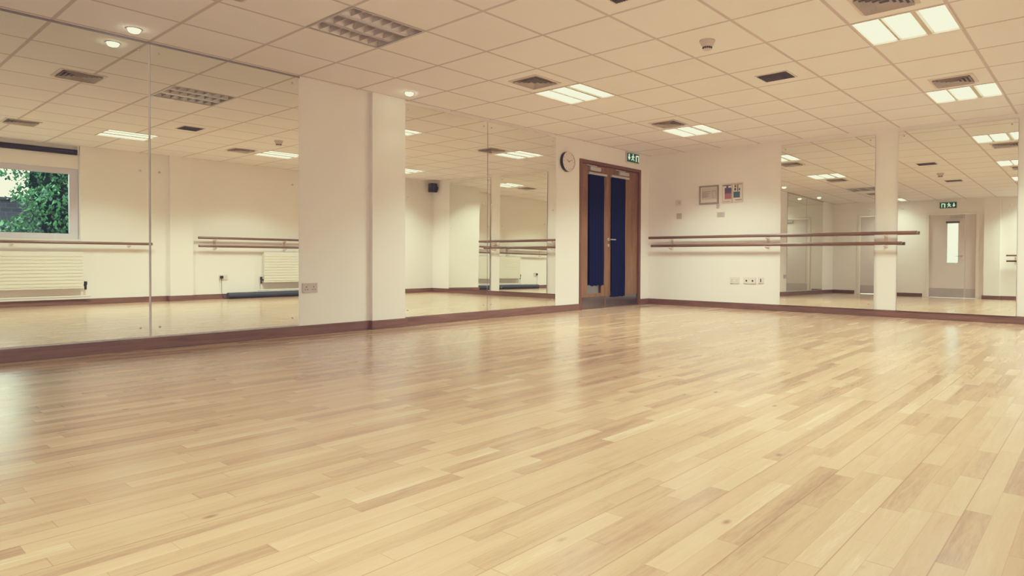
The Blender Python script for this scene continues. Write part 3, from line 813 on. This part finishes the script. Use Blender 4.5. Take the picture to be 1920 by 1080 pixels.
t = thing('smoke_detector', 'small round smoke detector hanging below the ceiling, upper right of centre', 'smoke detector', (3.385, -4.50, H))
c = (3.385, -4.50, H)
bm = lathe(bm_new(), [(.060, 0), (.060, -.012), (.052, -.020)], c, 'Z', 32); obj('base', bm, M['greypl'], t, True)
bm = lathe(bm_new(), [(.050, -.020), (.050, -.034), (.036, -.050)], c, 'Z', 32); obj('body', bm, M['greypl'], t, True)
bm = bm_new()
for k in range(12):
    a = k * PI / 6; tube(bm, (c[0] + .032 * math.cos(a), c[1] + .032 * math.sin(a), H - .066), (c[0] + .034 * math.cos(a), c[1] + .034 * math.sin(a), H - .050), .004, 8)
obj('sensor_slots', bm, M['dark'], t)
bm = lathe(bm_new(), [(.036, -.066), (.034, -.070), (.014, -.074)], c, 'Z', 32); obj('cap', bm, M['greypl'], t, True)

def downlight(label, x, y):
    t = thing('downlight', label, 'downlight', (x, y, H), 'small round downlights')
    bm = lathe(bm_new(), [(.056, 0), (.056, -.003), (.050, -.006), (.044, -.004), (.042, 0)], (x, y, H), 'Z', 32, True); obj('trim_ring', bm, M['steel'], t, True)
    bm = lathe(bm_new(), [(.040, -.001), (.038, -.014), (.030, -.024), (.012, -.030)], (x, y, H), 'Z', 24); obj('lamp_lens', bm, M['spot'], t, True)
    ld = bpy.data.lights.new('downlight_lamp', 'SPOT'); ld.energy = 2; ld.color = (1, .9, .76); ld.spot_size = math.radians(95); ld.spot_blend = .6; ld.shadow_soft_size = .03
    lo = bpy.data.objects.new('downlight_lamp', ld); C.objects.link(lo); lo.location = (x, y, H - .045)
downlight('glowing small downlight close to the far left mirror head', .250, -7.40)
downlight('glowing small downlight in front of the shallow pier on the left wall', .312, -4.98)

# ------------------------------------------------------------------ loudspeaker in the far right corner (seen in a left mirror)
t = thing('loudspeaker', 'small black loudspeaker high on the far wall, seen in the mirror right of the pier', 'loudspeaker', (5.36, 0, 2.16))
obj('cabinet', box(bm_new(), 5.29, 5.43, -.20, -.06, 2.14, 2.33, .008), M['black'], t)
obj('grille_cloth', box(bm_new(), 5.30, 5.42, -.206, -.20, 2.15, 2.32, .002), M['dark'], t)
obj('wall_mount', box(bm_new(), 5.34, 5.38, -.06, 0, 2.2, 2.27, .003), M['dark'], t)

# ------------------------------------------------------------------ outside the window
gr = struct('ground', box(bm_new(), W + .22, 40, -32, 14, -.5, -.3), M['grass'])
t = thing('garden_wall', 'dark brick garden wall outside, seen low through the reflected window', 'garden wall', (13.0, -6, -.3))
bm = box(bm_new(), 13.0, 13.25, -20, 4, -.3, 1.98); obj('brickwork', bm, M['brick'], t)
obj('coping', box(bm_new(), 12.95, 13.3, -20, 4, 1.98, 2.05, .01), M['dark'], t)
t = thing('tree', 'leafy green tree outside, seen through the reflected window at far left', 'tree', (10.2, -5.35, -.3))
bm = bm_new(); tube(bm, (10.2, -5.35, -.35), (10.15, -5.3, 1.4), .12, 14, .08); tube(bm, (10.15, -5.3, 1.3), (10.3, -5.0, 2.6), .07, 10, .03); tube(bm, (10.15, -5.3, 1.3), (10.0, -5.6, 2.4), .06, 10, .03)
obj('trunk', bm, M['bark'], t, True)
bm = bm_new()
bmesh.ops.create_icosphere(bm, subdivisions=4, radius=1.0)
for v in bm.verts:
    d_ = v.co.copy(); w_ = .60 * (1 + .16 * math.sin(d_.x * 9 + d_.z * 7) + .14 * math.sin(d_.y * 11 - d_.z * 5))
    v.co = Vector((10.2 + d_.x * w_, -5.25 + d_.y * w_, 2.1 + d_.z * w_ * 2.6))
obj('inner_foliage', bm, M['leafdark'], t)
bm = bm_new()
for k in range(16000):
    th = random.uniform(0, 2 * PI); f = random.uniform(.66, 1.06)
    zz = random.uniform(.45, 3.9); prof = .98 * math.sqrt(max(.02, 1 - ((zz - 2.1) / 2.0) ** 2)) * (1 + .22 * math.sin(zz * 5 + th * 3) + .15 * math.sin(zz * 11))
    p = Vector((10.2 + prof * f * math.cos(th), -5.25 + prof * f * math.sin(th), zz))
    s = random.uniform(.03, .07); q = Matrix.Rotation(random.uniform(0, 6.28), 3, 'Z') @ Matrix.Rotation(random.uniform(-1.2, 1.2), 3, 'X')
    vs = [bm.verts.new(p + q @ Vector(v)) for v in ((-s * .5, 0, 0), (0, -s, .01), (s * .5, 0, 0), (0, s, .01))]
    bm.faces.new(vs)
obj('foliage', bm, M['leaf'], t)

# ------------------------------------------------------------------ lights, world, camera
ld = bpy.data.lights.new('corridor_lamp', 'AREA'); ld.size = 1.5; ld.energy = 80; ld.color = (.94, .98, 1.0)
lo = bpy.data.objects.new('corridor_lamp', ld); C.objects.link(lo); lo.location = (2.8, -10.8, H - .03)

wd = bpy.data.worlds.new('overcast_sky'); bpy.context.scene.world = wd; wd.use_nodes = True
nt = wd.node_tree; nt.nodes.clear()
o = nt.nodes.new('ShaderNodeOutputWorld'); bg = nt.nodes.new('ShaderNodeBackground')
tc = nt.nodes.new('ShaderNodeTexCoord'); sp = nt.nodes.new('ShaderNodeSeparateXYZ'); cr = nt.nodes.new('ShaderNodeValToRGB')
nt.links.new(tc.outputs['Generated'], sp.inputs[0]); nt.links.new(sp.outputs[2], cr.inputs[0])
cr.color_ramp.elements[0].color = (.95, .97, 1, 1); cr.color_ramp.elements[1].color = (.80, .90, 1, 1)
nt.links.new(cr.outputs[0], bg.inputs[0]); bg.inputs[1].default_value = 4.0; nt.links.new(bg.outputs[0], o.inputs[0])

cam = bpy.data.cameras.new('camera'); co = bpy.data.objects.new('camera', cam); C.objects.link(co)
F_PX, CX, CY = 1224.102, 1051.743, 503.696
cam.sensor_width = 36; cam.sensor_fit = 'HORIZONTAL'; cam.lens = F_PX / 1920 * 36
cam.shift_x = (960 - CX) / 1920; cam.shift_y = (CY - 540) / 1920
cam.clip_start = .02; cam.clip_end = 200
yaw, pitch, roll = 0.6994813, -0.0141776, 0.0041414
fwd = Vector((-math.sin(yaw) * math.cos(pitch), math.cos(yaw) * math.cos(pitch), math.sin(pitch)))
r0 = Vector((math.cos(yaw), math.sin(yaw), 0)); u0 = r0.cross(fwd)
rt = r0 * math.cos(roll) + u0 * math.sin(roll); up = -r0 * math.sin(roll) + u0 * math.cos(roll)
mw = Matrix((rt, up, -fwd)).transposed().to_4x4(); mw.translation = (5.77116, -9.068594, 0.71747)
co.matrix_world = mw
sc = bpy.context.scene; sc.camera = co

sc.cycles.max_bounces = 10; sc.cycles.diffuse_bounces = 5; sc.cycles.glossy_bounces = 8; sc.cycles.transparent_max_bounces = 8
sc.cycles.caustics_reflective = True; sc.cycles.caustics_refractive = False
sc.cycles.sample_clamp_indirect = 6.0; sc.cycles.blur_glossy = 0.3
sc.cycles.use_denoising = True
vs = sc.view_settings; vs.view_transform = 'Standard'; vs.look = 'None'; vs.exposure = 0.0
# warm faded grade of the photograph: cream whites, slightly lifted blacks
vs.use_curve_mapping = True
cm = vs.curve_mapping; cm.extend = 'HORIZONTAL'
GRADE = (((0, .012), (.20, .285), (.50, .60), (1, .90)), ((0, .011), (.20, .305), (.50, .635), (1, .91)), ((0, .022), (.20, .285), (.50, .51), (1, .69)))
for idx, pts in enumerate(GRADE):
    cv_ = cm.curves[idx]; cv_.points[0].location = pts[0]; cv_.points[-1].location = pts[-1]
    for p in pts[1:-1]: cv_.points.new(*p)
cm.update()
